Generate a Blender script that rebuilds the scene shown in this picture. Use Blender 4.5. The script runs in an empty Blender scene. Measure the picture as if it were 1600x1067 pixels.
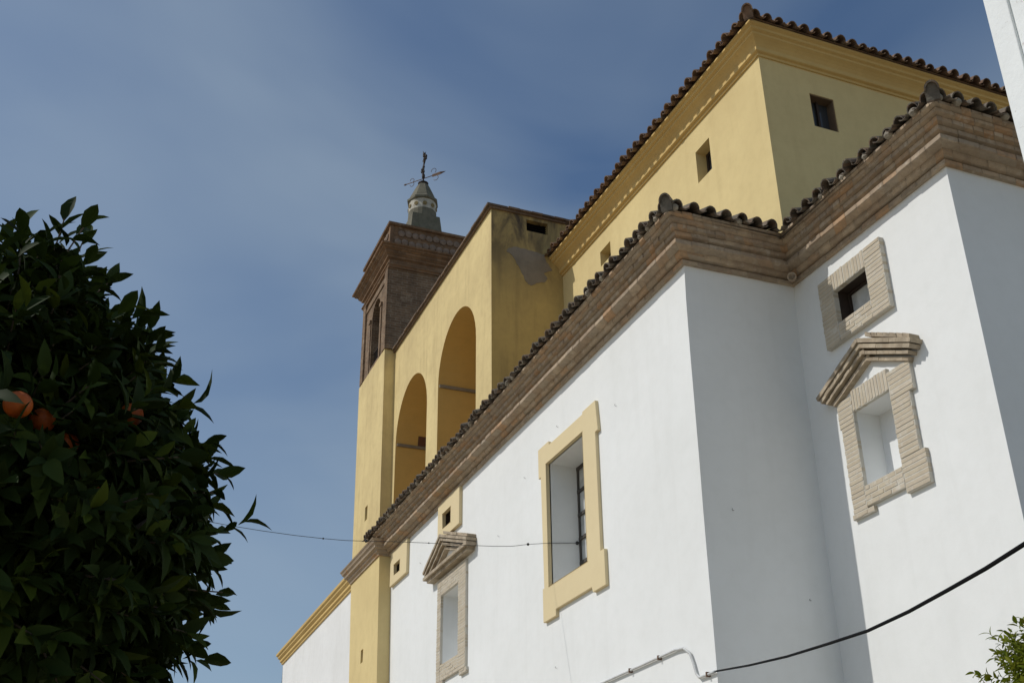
import bpy, bmesh, math, random
import numpy as np
from mathutils import Vector, Matrix
from mathutils.geometry import tessellate_polygon

random.seed(7)
rng = np.random.default_rng(11)
scene = bpy.context.scene
C = scene.collection
R = math.radians
EYE = 1.6                     # eye height over the paving

# ------------------------------------------------------------------ camera
cam_d = bpy.data.cameras.new("camera")
cam = bpy.data.objects.new("camera", cam_d)
C.objects.link(cam)
YAW, PITCH, ROLL = -0.3853817869647367, 0.45446879619177616, 0.011008215634997334
F = 1785.5764 / 1600 * 36
cam_d.sensor_width = 36
cam_d.lens = F
cam_d.shift_y = 58.53 / 1600
cam_d.clip_end = 3000
_cz, _sz, _cx, _sx, _cy, _sy = (math.cos(YAW), math.sin(YAW), math.cos(PITCH), math.sin(PITCH), math.cos(ROLL), math.sin(ROLL))
CM = (np.array([[_cz, -_sz, 0], [_sz, _cz, 0], [0, 0, 1]]) @ np.array([[1, 0, 0], [0, _cx, -_sx], [0, _sx, _cx]])
      @ np.array([[_cy, 0, _sy], [0, 1, 0], [-_sy, 0, _cy]]))
cam.matrix_world = Matrix([[CM[0, 0], CM[0, 2], -CM[0, 1], 0], [CM[1, 0], CM[1, 2], -CM[1, 1], 0],
                           [CM[2, 0], CM[2, 2], -CM[2, 1], EYE], [0, 0, 0, 1]])
scene.camera = cam

# ------------------------------------------------------------------ sun and sky
SUN = Vector((1.0, -0.297, -1.05)).normalized()          # direction the light travels
to_sun = -SUN
sun_el = math.asin(to_sun.z)
sun_d = bpy.data.lights.new("sun", 'SUN')
sun_d.energy = 2.66
sun_d.angle = R(0.53)
sun_d.color = (1.0, 0.965, 0.905)
sun = bpy.data.objects.new("sun", sun_d)
C.objects.link(sun)
sun.rotation_euler = SUN.to_track_quat('-Z', 'Y').to_euler()
world = bpy.data.worlds.new("World")
scene.world = world
world.use_nodes = True
nt = world.node_tree
nt.nodes.clear()
N = nt.nodes.new
wo = N('ShaderNodeOutputWorld'); bg = N('ShaderNodeBackground'); sky = N('ShaderNodeTexSky')
sky.sky_type = 'NISHITA'
sky.sun_disc = False
sky.sun_elevation = sun_el
sky.sun_rotation = math.atan2(to_sun.x, to_sun.y)
sky.air_density = 1.0
sky.dust_density = 0.7
sky.ozone_density = 1.3
tc = N('ShaderNodeTexCoord'); mp = N('ShaderNodeMapping'); mp.inputs['Scale'].default_value = (1.2, 1.2, 3.2)
mp.inputs['Location'].default_value = (-2.1005, 5.9072, -3.3085); mp.inputs['Rotation'].default_value = (0.25, 0.35, 0.6)
ns = N('ShaderNodeTexNoise'); ns.inputs['Scale'].default_value = 1.7; ns.inputs['Detail'].default_value = 4; ns.inputs['Roughness'].default_value = 0.42
ns.inputs['Distortion'].default_value = 0.5
cr = N('ShaderNodeValToRGB'); cr.color_ramp.elements[0].position = 0.296; cr.color_ramp.elements[1].position = 0.7835
cr.color_ramp.elements[0].color = (0, 0, 0, 1); cr.color_ramp.elements[1].color = (0.583, 0.583, 0.583, 1)
hsv = N('ShaderNodeHueSaturation'); hsv.inputs['Saturation'].default_value = 1.10; hsv.inputs['Value'].default_value = 1.0
mx = N('ShaderNodeMix'); mx.data_type = 'RGBA'; mx.inputs['B'].default_value = (4.48, 5.41, 6.12, 1)
bg.inputs['Strength'].default_value = 0.0892
L = nt.links.new
L(tc.outputs['Generated'], mp.inputs['Vector']); L(mp.outputs['Vector'], ns.inputs['Vector'])
L(ns.outputs['Fac'], cr.inputs['Fac']); L(cr.outputs['Color'], mx.inputs['Factor'])
L(sky.outputs['Color'], hsv.inputs['Color']); L(hsv.outputs['Color'], mx.inputs['A'])
L(mx.outputs['Result'], bg.inputs['Color']); L(bg.outputs['Background'], wo.inputs['Surface'])

scene.view_settings.view_transform = 'Standard'
scene.view_settings.look = 'None'
scene.view_settings.gamma = 1
scene.view_settings.exposure = 0.0
scene.cycles.max_bounces = 8
scene.cycles.diffuse_bounces = 4

# ------------------------------------------------------------------ helpers
PPX, PPY, FPX = 800.0, 592.03, 1785.5764
def ray(x, y):
    return CM @ np.array([(x - PPX) / FPX, 1, -(y - PPY) / FPX])
def onx(x, y, X):
    d = ray(x, y) * (X / ray(x, y)[0]); return (d[0], d[1], d[2] + EYE)
def ony(x, y, Y):
    d = ray(x, y) * (Y / ray(x, y)[1]); return (d[0], d[1], d[2] + EYE)
def along(x, y, t):
    d = ray(x, y); d = d / np.linalg.norm(d) * t; return Vector((d[0], d[1], d[2] + EYE))

def tag(o, label=None, cat=None, group=None, kind=None):
    if label: o['label'] = label
    if cat: o['category'] = cat
    if group: o['group'] = group
    if kind: o['kind'] = kind
    return o
def empty(name, loc, label, cat, group=None):
    o = bpy.data.objects.new(name, None); C.objects.link(o); o.location = loc
    o.empty_display_size = 0.3
    return tag(o, label, cat, group)

class MB:
    """collects polygons (with metre-scale UVs) for ONE mesh object"""
    def __init__(s): s.v = []; s.f = []; s.uv = []; s.mi = []; s.sm = []
    def poly(s, pts, uv=None, mi=0, smooth=False, rot=False):
        b = len(s.v); pts = [Vector(p) for p in pts]
        s.v += [tuple(p) for p in pts]; s.f.append(tuple(range(b, b + len(pts))))
        if uv is None:
            n = Vector((0, 0, 0))
            for i in range(len(pts)):
                a, c = pts[i], pts[(i + 1) % len(pts)]
                n += Vector(((a.y - c.y) * (a.z + c.z), (a.z - c.z) * (a.x + c.x), (a.x - c.x) * (a.y + c.y)))
            ax = max(range(3), key=lambda k: abs(n[k]))
            uv = [(p.y, p.z) if ax == 0 else (p.x, p.z) if ax == 1 else (p.x, p.y) for p in pts]
            if rot: uv = [(b_, a_) for a_, b_ in uv]
        s.uv += list(uv); s.mi.append(mi); s.sm.append(smooth)
    def fan(s, outer, holes, to3d, flip=False, mi=0):
        loops = [[Vector((p[0], p[1], 0)) for p in outer]] + [[Vector((p[0], p[1], 0)) for p in h] for h in holes]
        flat = [p for l in loops for p in l]
        for t in tessellate_polygon(loops):
            tri = [flat[i] for i in t]
            if flip: tri.reverse()
            s.poly([to3d(p.x, p.y) for p in tri], uv=[(p.x, p.y) for p in tri], mi=mi)
    def box(s, lo, hi, mi=0, rot=False):
        x0, y0, z0 = lo; x1, y1, z1 = hi
        if x0 > x1: x0, x1 = x1, x0
        if y0 > y1: y0, y1 = y1, y0
        if z0 > z1: z0, z1 = z1, z0
        c = [(x0, y0, z0), (x1, y0, z0), (x1, y1, z0), (x0, y1, z0), (x0, y0, z1), (x1, y0, z1), (x1, y1, z1), (x0, y1, z1)]
        for q in ((0, 3, 2, 1), (4, 5, 6, 7), (0, 1, 5, 4), (1, 2, 6, 5), (2, 3, 7, 6), (3, 0, 4, 7)):
            s.poly([c[i] for i in q], mi=mi, rot=rot)
    def hexa(s, c, mi=0):
        for q in ((0, 3, 2, 1), (4, 5, 6, 7), (0, 1, 5, 4), (1, 2, 6, 5), (2, 3, 7, 6), (3, 0, 4, 7)):
            s.poly([c[i] for i in q], mi=mi)
    def prism(s, outer, holes, f0, f1, mi=0):
        """flat outline extruded from plane f0 (back) to f1 (front)"""
        s.fan(outer, holes, f1, mi=mi); s.fan(outer, holes, f0, flip=True, mi=mi)
        for l in [outer] + holes:
            n = len(l); 
            for i in range(n):
                a, b = l[i], l[(i + 1) % n]
                s.poly([f0(*a), f0(*b), f1(*b), f1(*a)], mi=mi)
    def tube(s, pts, r, n=8, mi=0, cap=True):
        pts = [Vector(p) for p in pts]; rings = []
        rr = r if isinstance(r, (list, tuple)) else [r] * len(pts)
        up = None
        for i, p in enumerate(pts):
            d = (pts[min(i + 1, len(pts) - 1)] - pts[max(i - 1, 0)]).normalized()
            if up is None: up = Vector((0, 0, 1)) if abs(d.z) < .9 else Vector((1, 0, 0))
            a = d.cross(up).normalized(); b = a.cross(d).normalized(); up = b
            rings.append([p + (a * math.cos(t) + b * math.sin(t)) * rr[i] for t in [2 * math.pi * k / n for k in range(n)]])
        for i in range(len(rings) - 1):
            for k in range(n):
                s.poly([rings[i][k], rings[i][(k + 1) % n], rings[i + 1][(k + 1) % n], rings[i + 1][k]], mi=mi, smooth=True)
        if cap: s.poly(rings[0][::-1], mi=mi); s.poly(rings[-1], mi=mi)
    def lathe(s, prof, cx, cy, n=24, mi=0):
        rings = [[(cx + r * math.cos(2 * math.pi * k / n), cy + r * math.sin(2 * math.pi * k / n), z) for k in range(n)] for r, z in prof]
        for i in range(len(rings) - 1):
            for k in range(n):
                k2 = (k + 1) % n
                u0, u1 = k / n * 2.6, (k + 1) / n * 2.6
                s.poly([rings[i][k], rings[i][k2], rings[i + 1][k2], rings[i + 1][k]],
                       uv=[(u0, prof[i][1]), (u1, prof[i][1]), (u1, prof[i + 1][1]), (u0, prof[i + 1][1])], mi=mi)
    def sphere(s, c, r, n=12, m=8, mi=0, sq=1.0):
        c = Vector(c)
        P = lambda i, k: c + Vector((r * math.sin(math.pi * i / m) * math.cos(2 * math.pi * k / n), r * math.sin(math.pi * i / m) * math.sin(2 * math.pi * k / n), r * sq * math.cos(math.pi * i / m)))
        for i in range(m):
            for k in range(n):
                q = [P(i, k), P(i + 1, k), P(i + 1, k + 1), P(i, k + 1)]
                if i == 0: q = [q[0], q[1], q[2]]
                elif i == m - 1: q = [q[0], q[1], q[3]]
                s.poly(q, mi=mi, smooth=True)
    def build(s, name, mats, parent=None, merge=True, bevel=0, flat=True):
        me = bpy.data.meshes.new(name)
        me.from_pydata(s.v, [], s.f)
        ul = me.uv_layers.new(name='UVMap')
        ul.data.foreach_set('uv', [c for t in s.uv for c in t])
        if not isinstance(mats, (list, tuple)): mats = [mats]
        for m in mats: me.materials.append(m)
        me.polygons.foreach_set('material_index', s.mi)
        me.polygons.foreach_set('use_smooth', s.sm)
        if merge:
            bm = bmesh.new(); bm.from_mesh(me)
            bmesh.ops.remove_doubles(bm, verts=bm.verts, dist=1e-5)
            bm.to_mesh(me); bm.free()
        me.update()
        o = bpy.data.objects.new(name, me); C.objects.link(o)
        if parent is not None:
            o.parent = parent
            q = parent; off = Vector((0, 0, 0))
            while q is not None: off += Vector(q.location); q = q.parent
            o.location = -off if parent.type == 'EMPTY' else (0, 0, 0)
        if bevel:
            md = o.modifiers.new('bevel', 'BEVEL'); md.width = bevel; md.segments = 2; md.limit_method = 'ANGLE'; md.angle_limit = R(40)
        return o

# ------------------------------------------------------------------ materials
def mat(name, col, rough=0.85, spec=0.3):
    m = bpy.data.materials.new(name); m.use_nodes = True
    b = m.node_tree.nodes['Principled BSDF']
    b.inputs['Base Color'].default_value = (*col, 1); b.inputs['Roughness'].default_value = rough
    b.inputs['Specular IOR Level'].default_value = spec
    return m, m.node_tree, b
def node(nt, t, **kw):
    n = nt.nodes.new(t)
    for k, v in kw.items():
        if k in ('operation', 'blend_type', 'data_type', 'feature', 'bands_direction', 'offset', 'squash'): setattr(n, k, v)
        else: n.inputs[k.replace('_', ' ')].default_value = v
    return n
def ramp(nt, src, stops):
    r = nt.nodes.new('ShaderNodeValToRGB'); e = r.color_ramp.elements
    while len(e) < len(stops): e.new(0.5)
    for i, (p, c) in enumerate(stops):
        e[i].position = p; e[i].color = (*c, 1) if len(c) == 3 else c
    nt.links.new(src, r.inputs['Fac']); return r.outputs['Color']
def noise(nt, vec, scale, detail=5, rough=.55, dist=0.0, sc=None):
    if sc is not None:
        mpn = nt.nodes.new('ShaderNodeMapping'); mpn.inputs['Scale'].default_value = sc
        nt.links.new(vec, mpn.inputs['Vector']); vec = mpn.outputs['Vector']
    n = node(nt, 'ShaderNodeTexNoise', Scale=scale, Detail=detail, Roughness=rough, Distortion=dist)
    nt.links.new(vec, n.inputs['Vector']); return n.outputs['Fac']
def mix(nt, fac, a, b, mode='MIX'):
    m = nt.nodes.new('ShaderNodeMix'); m.data_type = 'RGBA'; m.blend_type = mode
    for s, v in (('Factor', fac), ('A', a), ('B', b)):
        if isinstance(v, (int, float)): m.inputs[s].default_value = v
        elif isinstance(v, tuple): m.inputs[s].default_value = (*v, 1)
        else: nt.links.new(v, m.inputs[s])
    return m.outputs['Result']
def bump(nt, b, h, strength, dist):
    bp = nt.nodes.new('ShaderNodeBump'); bp.inputs['Strength'].default_value = strength; bp.inputs['Distance'].default_value = dist
    nt.links.new(h, bp.inputs['Height'])
    old = b.inputs['Normal'].links
    if old: nt.links.new(old[0].from_socket, bp.inputs['Normal'])
    nt.links.new(bp.outputs['Normal'], b.inputs['Normal'])
def pos(nt): return nt.nodes.new('ShaderNodeNewGeometry').outputs['Position']
def bw(v): return ((v, v, v))

def plaster(name, col, stain_col, stain_amt, streak=0.0, streak_z=None, wav=0.02):
    m, nt, b = mat(name, col, 0.9, 0.2)
    p = pos(nt)
    n1 = noise(nt, p, 0.55, 6, .6); n2 = noise(nt, p, 5, 6, .65); n3 = noise(nt, p, 60, 3, .6)
    c = mix(nt, ramp(nt, n1, [(.35, bw(0)), (.75, bw(stain_amt))]), col, stain_col)
    c = mix(nt, ramp(nt, n2, [(.45, bw(0)), (.8, bw(stain_amt * .6))]), c, stain_col)
    if streak:
        st = noise(nt, p, 1.0, 6, .6, .3, sc=(3.2, 3.2, .32))
        c = mix(nt, ramp(nt, st, [(.52, bw(0)), (.75, bw(streak))]), c, stain_col)
        if streak_z:
            sx = nt.nodes.new('ShaderNodeSeparateXYZ'); nt.links.new(p, sx.inputs[0])
            mr = nt.nodes.new('ShaderNodeMapRange'); mr.inputs['From Min'].default_value = streak_z[0]; mr.inputs['From Max'].default_value = streak_z[1]
            nt.links.new(sx.outputs['Z'], mr.inputs['Value'])
            st2 = noise(nt, p, 1.0, 7, .65, .6, sc=(2.6, 2.6, 1.0))
            mm = node(nt, 'ShaderNodeMath', operation='MULTIPLY')
            r2 = ramp(nt, st2, [(.34, bw(0)), (.58, bw(1))])
            nt.links.new(r2, mm.inputs[0]); nt.links.new(mr.outputs['Result'], mm.inputs[1])
            c = mix(nt, mm.outputs[0], c, (.09, .07, .05))
    nt.links.new(c, b.inputs['Base Color'])
    bump(nt, b, noise(nt, p, .9, 3, .5), .5, wav * 2)
    bump(nt, b, n2, .4, .006); bump(nt, b, n3, .3, .002)
    return m

WHITE = plaster('white_limewash', (.81, .82, .81), (.60, .605, .575), .26, streak=.16)
REVEAL = plaster('white_reveal', (.78, .79, .79), (.6, .61, .6), .2)
YELLOW = plaster('ochre_plaster', (.72, .575, .285), (.48, .36, .17), .4, streak=.28)
YELLOWS = plaster('ochre_plaster_streaked', (.72, .575, .285), (.38, .28, .14), .5, streak=.5)
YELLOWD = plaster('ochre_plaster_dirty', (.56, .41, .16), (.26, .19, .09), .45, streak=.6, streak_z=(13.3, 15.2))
OCHRE = plaster('deep_ochre_glow', (.68, .44, .14), (.45, .29, .10), .4)  # deeper ochre for the arch reveals, with interreflected orange glow painted in
PALE = plaster('pale_ochre_trim', (.72, .60, .37), (.58, .46, .26), .25)
MOULD = plaster('ochre_moulding', (.66, .47, .19), (.42, .27, .10), .4)
BARE = plaster('bare_grey_render', (.34, .285, .22), (.17, .145, .115), 1.0, streak=.5)
ANNEXW = plaster('white_weathered', (.80, .80, .79), (.58, .57, .54), .35, streak=.35)

def brickmat(name, c1, c2, mortar, bw_=.27, bh=.062, mort=.011, orange=None, dirt=(.06, .05, .04), dirt_amt=.6, bumpd=.006, worn=None):
    m, nt, b = mat(name, c1, .9, .15)
    uv = nt.nodes.new('ShaderNodeUVMap').outputs['UV']; p = pos(nt)
    br = node(nt, 'ShaderNodeTexBrick', Scale=1.0, Mortar_Size=mort, Mortar_Smooth=.3, Brick_Width=bw_, Row_Height=bh, Bias=0.0)
    br.inputs['Color1'].default_value = (*c1, 1); br.inputs['Color2'].default_value = (*c2, 1); br.inputs['Mortar'].default_value = (*mortar, 1)
    wb = nt.nodes.new('ShaderNodeVectorMath'); wb.operation = 'ADD'
    wn = node(nt, 'ShaderNodeTexNoise', Scale=6.0, Detail=2.0); nt.links.new(p, wn.inputs['Vector'])
    sc = nt.nodes.new('ShaderNodeVectorMath'); sc.operation = 'SCALE'; sc.inputs['Scale'].default_value = .018
    nt.links.new(wn.outputs['Color'], sc.inputs[0]); nt.links.new(uv, wb.inputs[0]); nt.links.new(sc.outputs[0], wb.inputs[1])
    nt.links.new(wb.outputs[0], br.inputs['Vector'])
    c = br.outputs['Color']
    if orange:
        c = mix(nt, ramp(nt, noise(nt, p, 2.3, 3, .6, sc=(1, 1, 2.5)), [(.56, bw(0)), (.66, bw(.75))]), c, orange)
    c = mix(nt, ramp(nt, noise(nt, p, 1.9, 7, .7), [(.4, bw(0)), (.75, bw(dirt_amt))]), c, dirt)
    if worn: c = mix(nt, ramp(nt, noise(nt, p, 3.4, 8, .75), [(.52, bw(0)), (.64, bw(.7))]), c, worn)
    c = mix(nt, ramp(nt, noise(nt, p, 14, 5, .7), [(.35, bw(0)), (.8, bw(.45))]), c, tuple(x * .45 for x in c1))
    nt.links.new(c, b.inputs['Base Color'])
    inv = node(nt, 'ShaderNodeMath', operation='SUBTRACT'); inv.inputs[0].default_value = 1
    nt.links.new(br.outputs['Fac'], inv.inputs[1])
    bump(nt, b, inv.outputs[0], .6, bumpd); bump(nt, b, noise(nt, p, 35, 4, .7), .6, .006)
    return m
CORN = brickmat('weathered_brick_moulding', (.47, .36, .255), (.39, .30, .215), (.48, .41, .32), .26, .055, .008, orange=(.50, .25, .09), dirt=(.21, .165, .12), dirt_amt=.6)
BELF = brickmat('old_tower_brick', (.27, .17, .10), (.17, .105, .062), (.30, .235, .17), .28, .075, .013, dirt=(.07, .048, .036), dirt_amt=.85, worn=(.36, .28, .20))
BELFC = brickmat('old_tower_brick_moulding', (.30, .175, .095), (.22, .125, .07), (.17, .13, .09), .26, .07, .008, dirt=(.055, .04, .032), dirt_amt=.85, worn=(.30, .22, .155))

def islandmat(name, cols, rough=.88, nscale=9, dirt=(.1, .09, .08), dirt_amt=.5, lich=None, spec=.2):
    m, nt, b = mat(name, cols[0], rough, spec)
    g = nt.nodes.new('ShaderNodeNewGeometry')
    st = [(i / max(1, len(cols) - 1), c) for i, c in enumerate(cols)]
    c = ramp(nt, g.outputs['Random Per Island'], st)
    p = g.outputs['Position']
    c = mix(nt, ramp(nt, noise(nt, p, nscale, 6, .7), [(.4, bw(0)), (.75, bw(dirt_amt))]), c, dirt)
    if lich: c = mix(nt, ramp(nt, noise(nt, p, 6, 7, .75, sc=(1, 1, 1)), [(.55, bw(0)), (.66, bw(.7))]), c, lich)
    nt.links.new(c, b.inputs['Base Color'])
    bump(nt, b, noise(nt, p, 28, 5, .7), .6, .008)
    return m
CORNB = islandmat('cornice_brick', [(.44, .34, .24), (.36, .275, .195), (.49, .39, .28), (.40, .30, .205), (.48, .30, .17), (.46, .37, .27), (.33, .26, .19), (.42, .30, .20)], dirt=(.20, .155, .115), nscale=8, dirt_amt=.75, lich=(.52, .45, .36))
CORNM = islandmat('cornice_mortar', [(.40, .33, .25), (.40, .33, .25)], dirt=(.22, .18, .14), nscale=10, dirt_amt=.7)
BRK = islandmat('tan_brick', [(.55, .48, .36), (.51, .44, .33), (.58, .51, .40), (.53, .455, .34), (.56, .49, .37)], dirt=(.38, .32, .25), nscale=12, dirt_amt=.7, lich=(.68, .655, .58))
MORT = islandmat('pale_mortar', [(.60, .565, .49), (.6, .565, .49)], dirt=(.45, .42, .36), dirt_amt=.4)
TILE = islandmat('aged_roof_tile', [(.13, .10, .075), (.22, .145, .095), (.085, .072, .06), (.25, .19, .14), (.15, .13, .105), (.19, .17, .135), (.11, .085, .065)], dirt=(.05, .045, .04), nscale=7, dirt_amt=.8, lich=(.30, .28, .22))
TILEY = islandmat('aged_red_roof_tile', [(.22, .13, .08), (.17, .105, .07), (.26, .16, .10), (.15, .10, .075)], dirt=(.06, .05, .04), nscale=7, dirt_amt=.7, lich=(.30, .25, .17))
BEDD = islandmat('old_mortar', [(.30, .265, .21), (.40, .36, .29), (.22, .19, .15)], dirt=(.12, .10, .08), nscale=12, dirt_amt=.6)
COPE = islandmat('coping_tile', [(.16, .11, .08), (.22, .15, .10), (.12, .09, .07)], dirt=(.06, .05, .04), dirt_amt=.7)
LANT = islandmat('mossy_stone', [(.17, .155, .115), (.17, .155, .115)], dirt=(.08, .08, .06), nscale=5, dirt_amt=.9, lich=(.16, .17, .10))
LIME = islandmat('worn_limewash', [(.52, .49, .41), (.52, .49, .41)], dirt=(.2, .17, .13), nscale=5, dirt_amt=.9)
IRON = islandmat('wrought_iron', [(.03, .025, .022), (.03, .025, .022)], rough=.6, dirt=(.09, .045, .025), dirt_amt=.6)
RUST = islandmat('rusted_iron', [(.17, .10, .065), (.17, .10, .065)], rough=.7, dirt=(.06, .04, .03), dirt_amt=.7)
BARK = islandmat('bark', [(.12, .095, .07), (.12, .095, .07)], dirt=(.05, .04, .03))
WOODD = islandmat('dark_wood', [(.05, .035, .027), (.05, .035, .027)], rough=.7, dirt=(.02, .018, .016))
BARM = islandmat('grey_glazing_bar', [(.07, .065, .06), (.07, .065, .06)], rough=.6, dirt=(.14, .12, .10))
PIPE = islandmat('painted_conduit', [(.62, .63, .62), (.62, .63, .62)], rough=.6, dirt=(.33, .33, .32), dirt_amt=.6)
RUBBER = mat('black_cable', (.006, .006, .007), .85, .1)[0]
CORD = mat('grey_cord', (.045, .045, .045), .8)[0]
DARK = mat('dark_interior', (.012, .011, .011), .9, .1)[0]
CRACKM = mat('crack_shadow', (.40, .40, .39), .95, .1)[0]
gm, gnt, gb = mat('window_glass', (.05, .055, .06), .12, .5)
bump(gnt, gb, noise(gnt, pos(gnt), 3, 2), .25, .01)
GLASS = gm
gm2, gnt2, gb2 = mat('pale_glass', (.34, .35, .34), .35, .5)
gnt2.links.new(ramp(gnt2, noise(gnt2, pos(gnt2), 4, 6, .7), [(.3, (.36, .37, .36)), (.7, (.66, .67, .65))]), gb2.inputs['Base Color'])
PALEGL = gm2  # pale tone; on the chapel pane it stands in for bright reflection

def leafmat(name, cols, trans=.25, rough=.5):
    m, nt, b = mat(name, cols[0], rough, .14)
    g = nt.nodes.new('ShaderNodeNewGeometry')
    c = ramp(nt, g.outputs['Random Per Island'], [(i / (len(cols) - 1), k) for i, k in enumerate(cols)])
    nt.links.new(c, b.inputs['Base Color'])
    if trans:
        t = nt.nodes.new('ShaderNodeBsdfTranslucent'); ms = nt.nodes.new('ShaderNodeMixShader'); ms.inputs[0].default_value = trans
        nt.links.new(c, t.inputs['Color'])
        out = nt.nodes['Material Output']
        nt.links.new(b.outputs[0], ms.inputs[1]); nt.links.new(t.outputs[0], ms.inputs[2]); nt.links.new(ms.outputs[0], out.inputs['Surface'])
    return m
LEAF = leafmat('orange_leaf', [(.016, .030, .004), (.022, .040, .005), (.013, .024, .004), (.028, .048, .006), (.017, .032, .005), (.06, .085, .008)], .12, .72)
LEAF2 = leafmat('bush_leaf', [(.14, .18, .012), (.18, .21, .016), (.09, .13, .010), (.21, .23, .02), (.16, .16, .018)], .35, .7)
om, ont, ob = mat('orange_peel', (.52, .115, .012), .5, .3)
bump(ont, ob, noise(ont, pos(ont), 160, 2), .5, .002)
ont.links.new(ramp(ont, noise(ont, pos(ont), 22, 4), [(.3, (.24, .045, .004)), (.6, (.38, .08, .007)), (.8, (.35, .11, .010))]), ob.inputs['Base Color'])
ORANGE = om

# ------------------------------------------------------------------ ground
gr = MB(); gr.poly([(-400, -400, 0), (400, -400, 0), (400, 400, 0), (-400, 400, 0)])
m, nt_, b_ = mat('pale_paving', (.34, .32, .29), .9)
p_ = pos(nt_)
brk = node(nt_, 'ShaderNodeTexBrick', Scale=1.0, Mortar_Size=.008, Brick_Width=.6, Row_Height=.4)
brk.inputs['Color1'].default_value = (.40, .335, .235, 1); brk.inputs['Color2'].default_value = (.35, .29, .20, 1); brk.inputs['Mortar'].default_value = (.18, .17, .15, 1)
nt_.links.new(p_, brk.inputs['Vector'])
nt_.links.new(mix(nt_, ramp(nt_, noise(nt_, p_, .8, 6), [(.4, bw(0)), (.8, bw(.5))]), brk.outputs['Color'], (.22, .2, .18)), b_.inputs['Base Color'])
tag(gr.build('pavement', m), 'pale stone paving of the church square', kind='structure')

# ------------------------------------------------------------------ church
Z = EYE
church = empty('church', (7.0, 11.2, 0), 'whitewashed church with brick cornice, ochre upper walls and tiled roofs', 'church')
XN, YN = 7.023, 11.18          # nave side wall plane / end wall plane
XC, YC = 8.754, 8.145          # side chapel planes
XT, YT = 8.77, 11.30           # crossing planes
XA, YA = 7.164, 18.717         # buttress wall planes
FX = lambda X: (lambda s, z: (X, s, z))
FY = lambda Y: (lambda s, z: (s, Y, z))
def rect(s0, s1, z0, z1): return [(s0, z0), (s1, z0), (s1, z1), (s0, z1)]
def reveal(mb, s0, s1, z0, z1, f, mi=0, g=0.0):
    """four faces lining an opening, f(s,z,d) -> point"""
    c = rect(s0, s1, z0, z1)
    for i in range(4):
        a, b = c[i], c[(i + 1) % 4]
        mb.poly([f(a[0], a[1], 0), f(b[0], b[1], 0), f(b[0], b[1], g), f(a[0], a[1], g)], mi=mi)

# --- nave wall -----------------------------------------------------
edge = [(11.246, 2.633), (11.241, 3.325), (11.241, 3.935), (11.240, 4.57), (11.228, 5.226), (11.225, 5.916), (11.222, 6.635), (11.207, 7.477), (11.18, 8.0), (11.18, 8.45)]
edge = [(y, z + Z) for y, z in edge]
edge = [(11.27, 0)] + edge
WIN = (14.36, 15.755, 4.852 + Z, 6.88 + Z)
NICHE1 = (20.02, 21.04, 4.715 + Z, 6.07 + Z)
SQ = (20.455, 20.97, 7.41 + Z, 7.74 + Z)
SQ2 = (23.94, 24.42, 7.40 + Z, 7.66 + Z)
outer = edge + [(27.4, 8.45 + Z), (27.4, 0)]
w = MB()
w.fan(outer, [rect(*q) for q in (WIN, NICHE1, SQ, SQ2)], FX(XN))
dx = lambda X: (lambda s, z, d: (X + d, s, z))
for q, d in ((WIN, .55), (NICHE1, .60)): reveal(w, *q, dx(XN), g=d)
for q in (SQ, SQ2): reveal(w, *q, dx(XN), g=.35, mi=1)
# end wall returning to the chapel
for i in range(len(edge) - 1):
    (y0, z0), (y1, z1) = edge[i], edge[i + 1]
    w.poly([(XN, y0, z0), (8.9, y0, z0), (8.9, y1, z1), (XN, y1, z1)])
nave = w.build('nave_wall', [WHITE, WOODD], church)

# --- chapel wall ---------------------------------------------------
SQC = (9.66, 10.31, 6.995 + Z, 7.475 + Z)
NICHE2 = (9.63, 10.31, 4.797 + Z, 5.768 + Z)
w = MB()
w.fan([(8.09, 0), (11.35, 0), (11.35, 8.45 + Z), (YC, 8.45 + Z), (YC, 7.95 + Z), (8.133, 6.335 + Z), (8.122, 3.67 + Z)], [rect(*SQC), rect(*NICHE2)], FX(XC))
reveal(w, *NICHE2, dx(XC), g=.34)
ce = [(8.09, 0), (8.122, 3.67 + Z), (8.133, 6.335 + Z), (YC, 7.95 + Z), (YC, 8.45 + Z)]
for i in range(4):
    w.poly([(XC, ce[i][0], ce[i][1]), (14, ce[i][0], ce[i][1]), (14, ce[i + 1][0], ce[i + 1][1]), (XC, ce[i + 1][0], ce[i + 1][1])])
reveal(w, *SQC, dx(XC), mi=1, g=.30)
w.build('chapel_wall', [WHITE, WOODD], church)

# --- crossing ------------------------------------------------------
ZT = 12.55 + Z
WL = (12.86, 13.30, 11.20 + Z, 11.825 + Z); WL2 = (16.52, 16.96, 11.69 + Z, 11.94 + Z + .08)
WS = (9.635, 10.085, 11.14 + Z, 11.78 + Z)
w = MB()
w.fan([(11.245, 8.2 + Z), (20.5, 8.2 + Z), (20.5, ZT + .25), (YT, ZT)], [rect(*WL), rect(*WL2)], FX(XT))
w.fan([(XT, 8.2 + Z), (16, 8.2 + Z), (16, ZT), (XT, ZT)], [rect(*WS)], lambda s, z: (s, 11.245 + (YT - 11.245) * (z - 8.2 - Z) / (ZT - 8.2 - Z), z))
reveal(w, *WL, dx(XT), g=.3); reveal(w, *WL2, dx(XT), g=.3); reveal(w, *WS, lambda s, z, d: (s, YT - .013 + d, z), g=.28)
w.build('crossing_wall', YELLOW, church)

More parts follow.
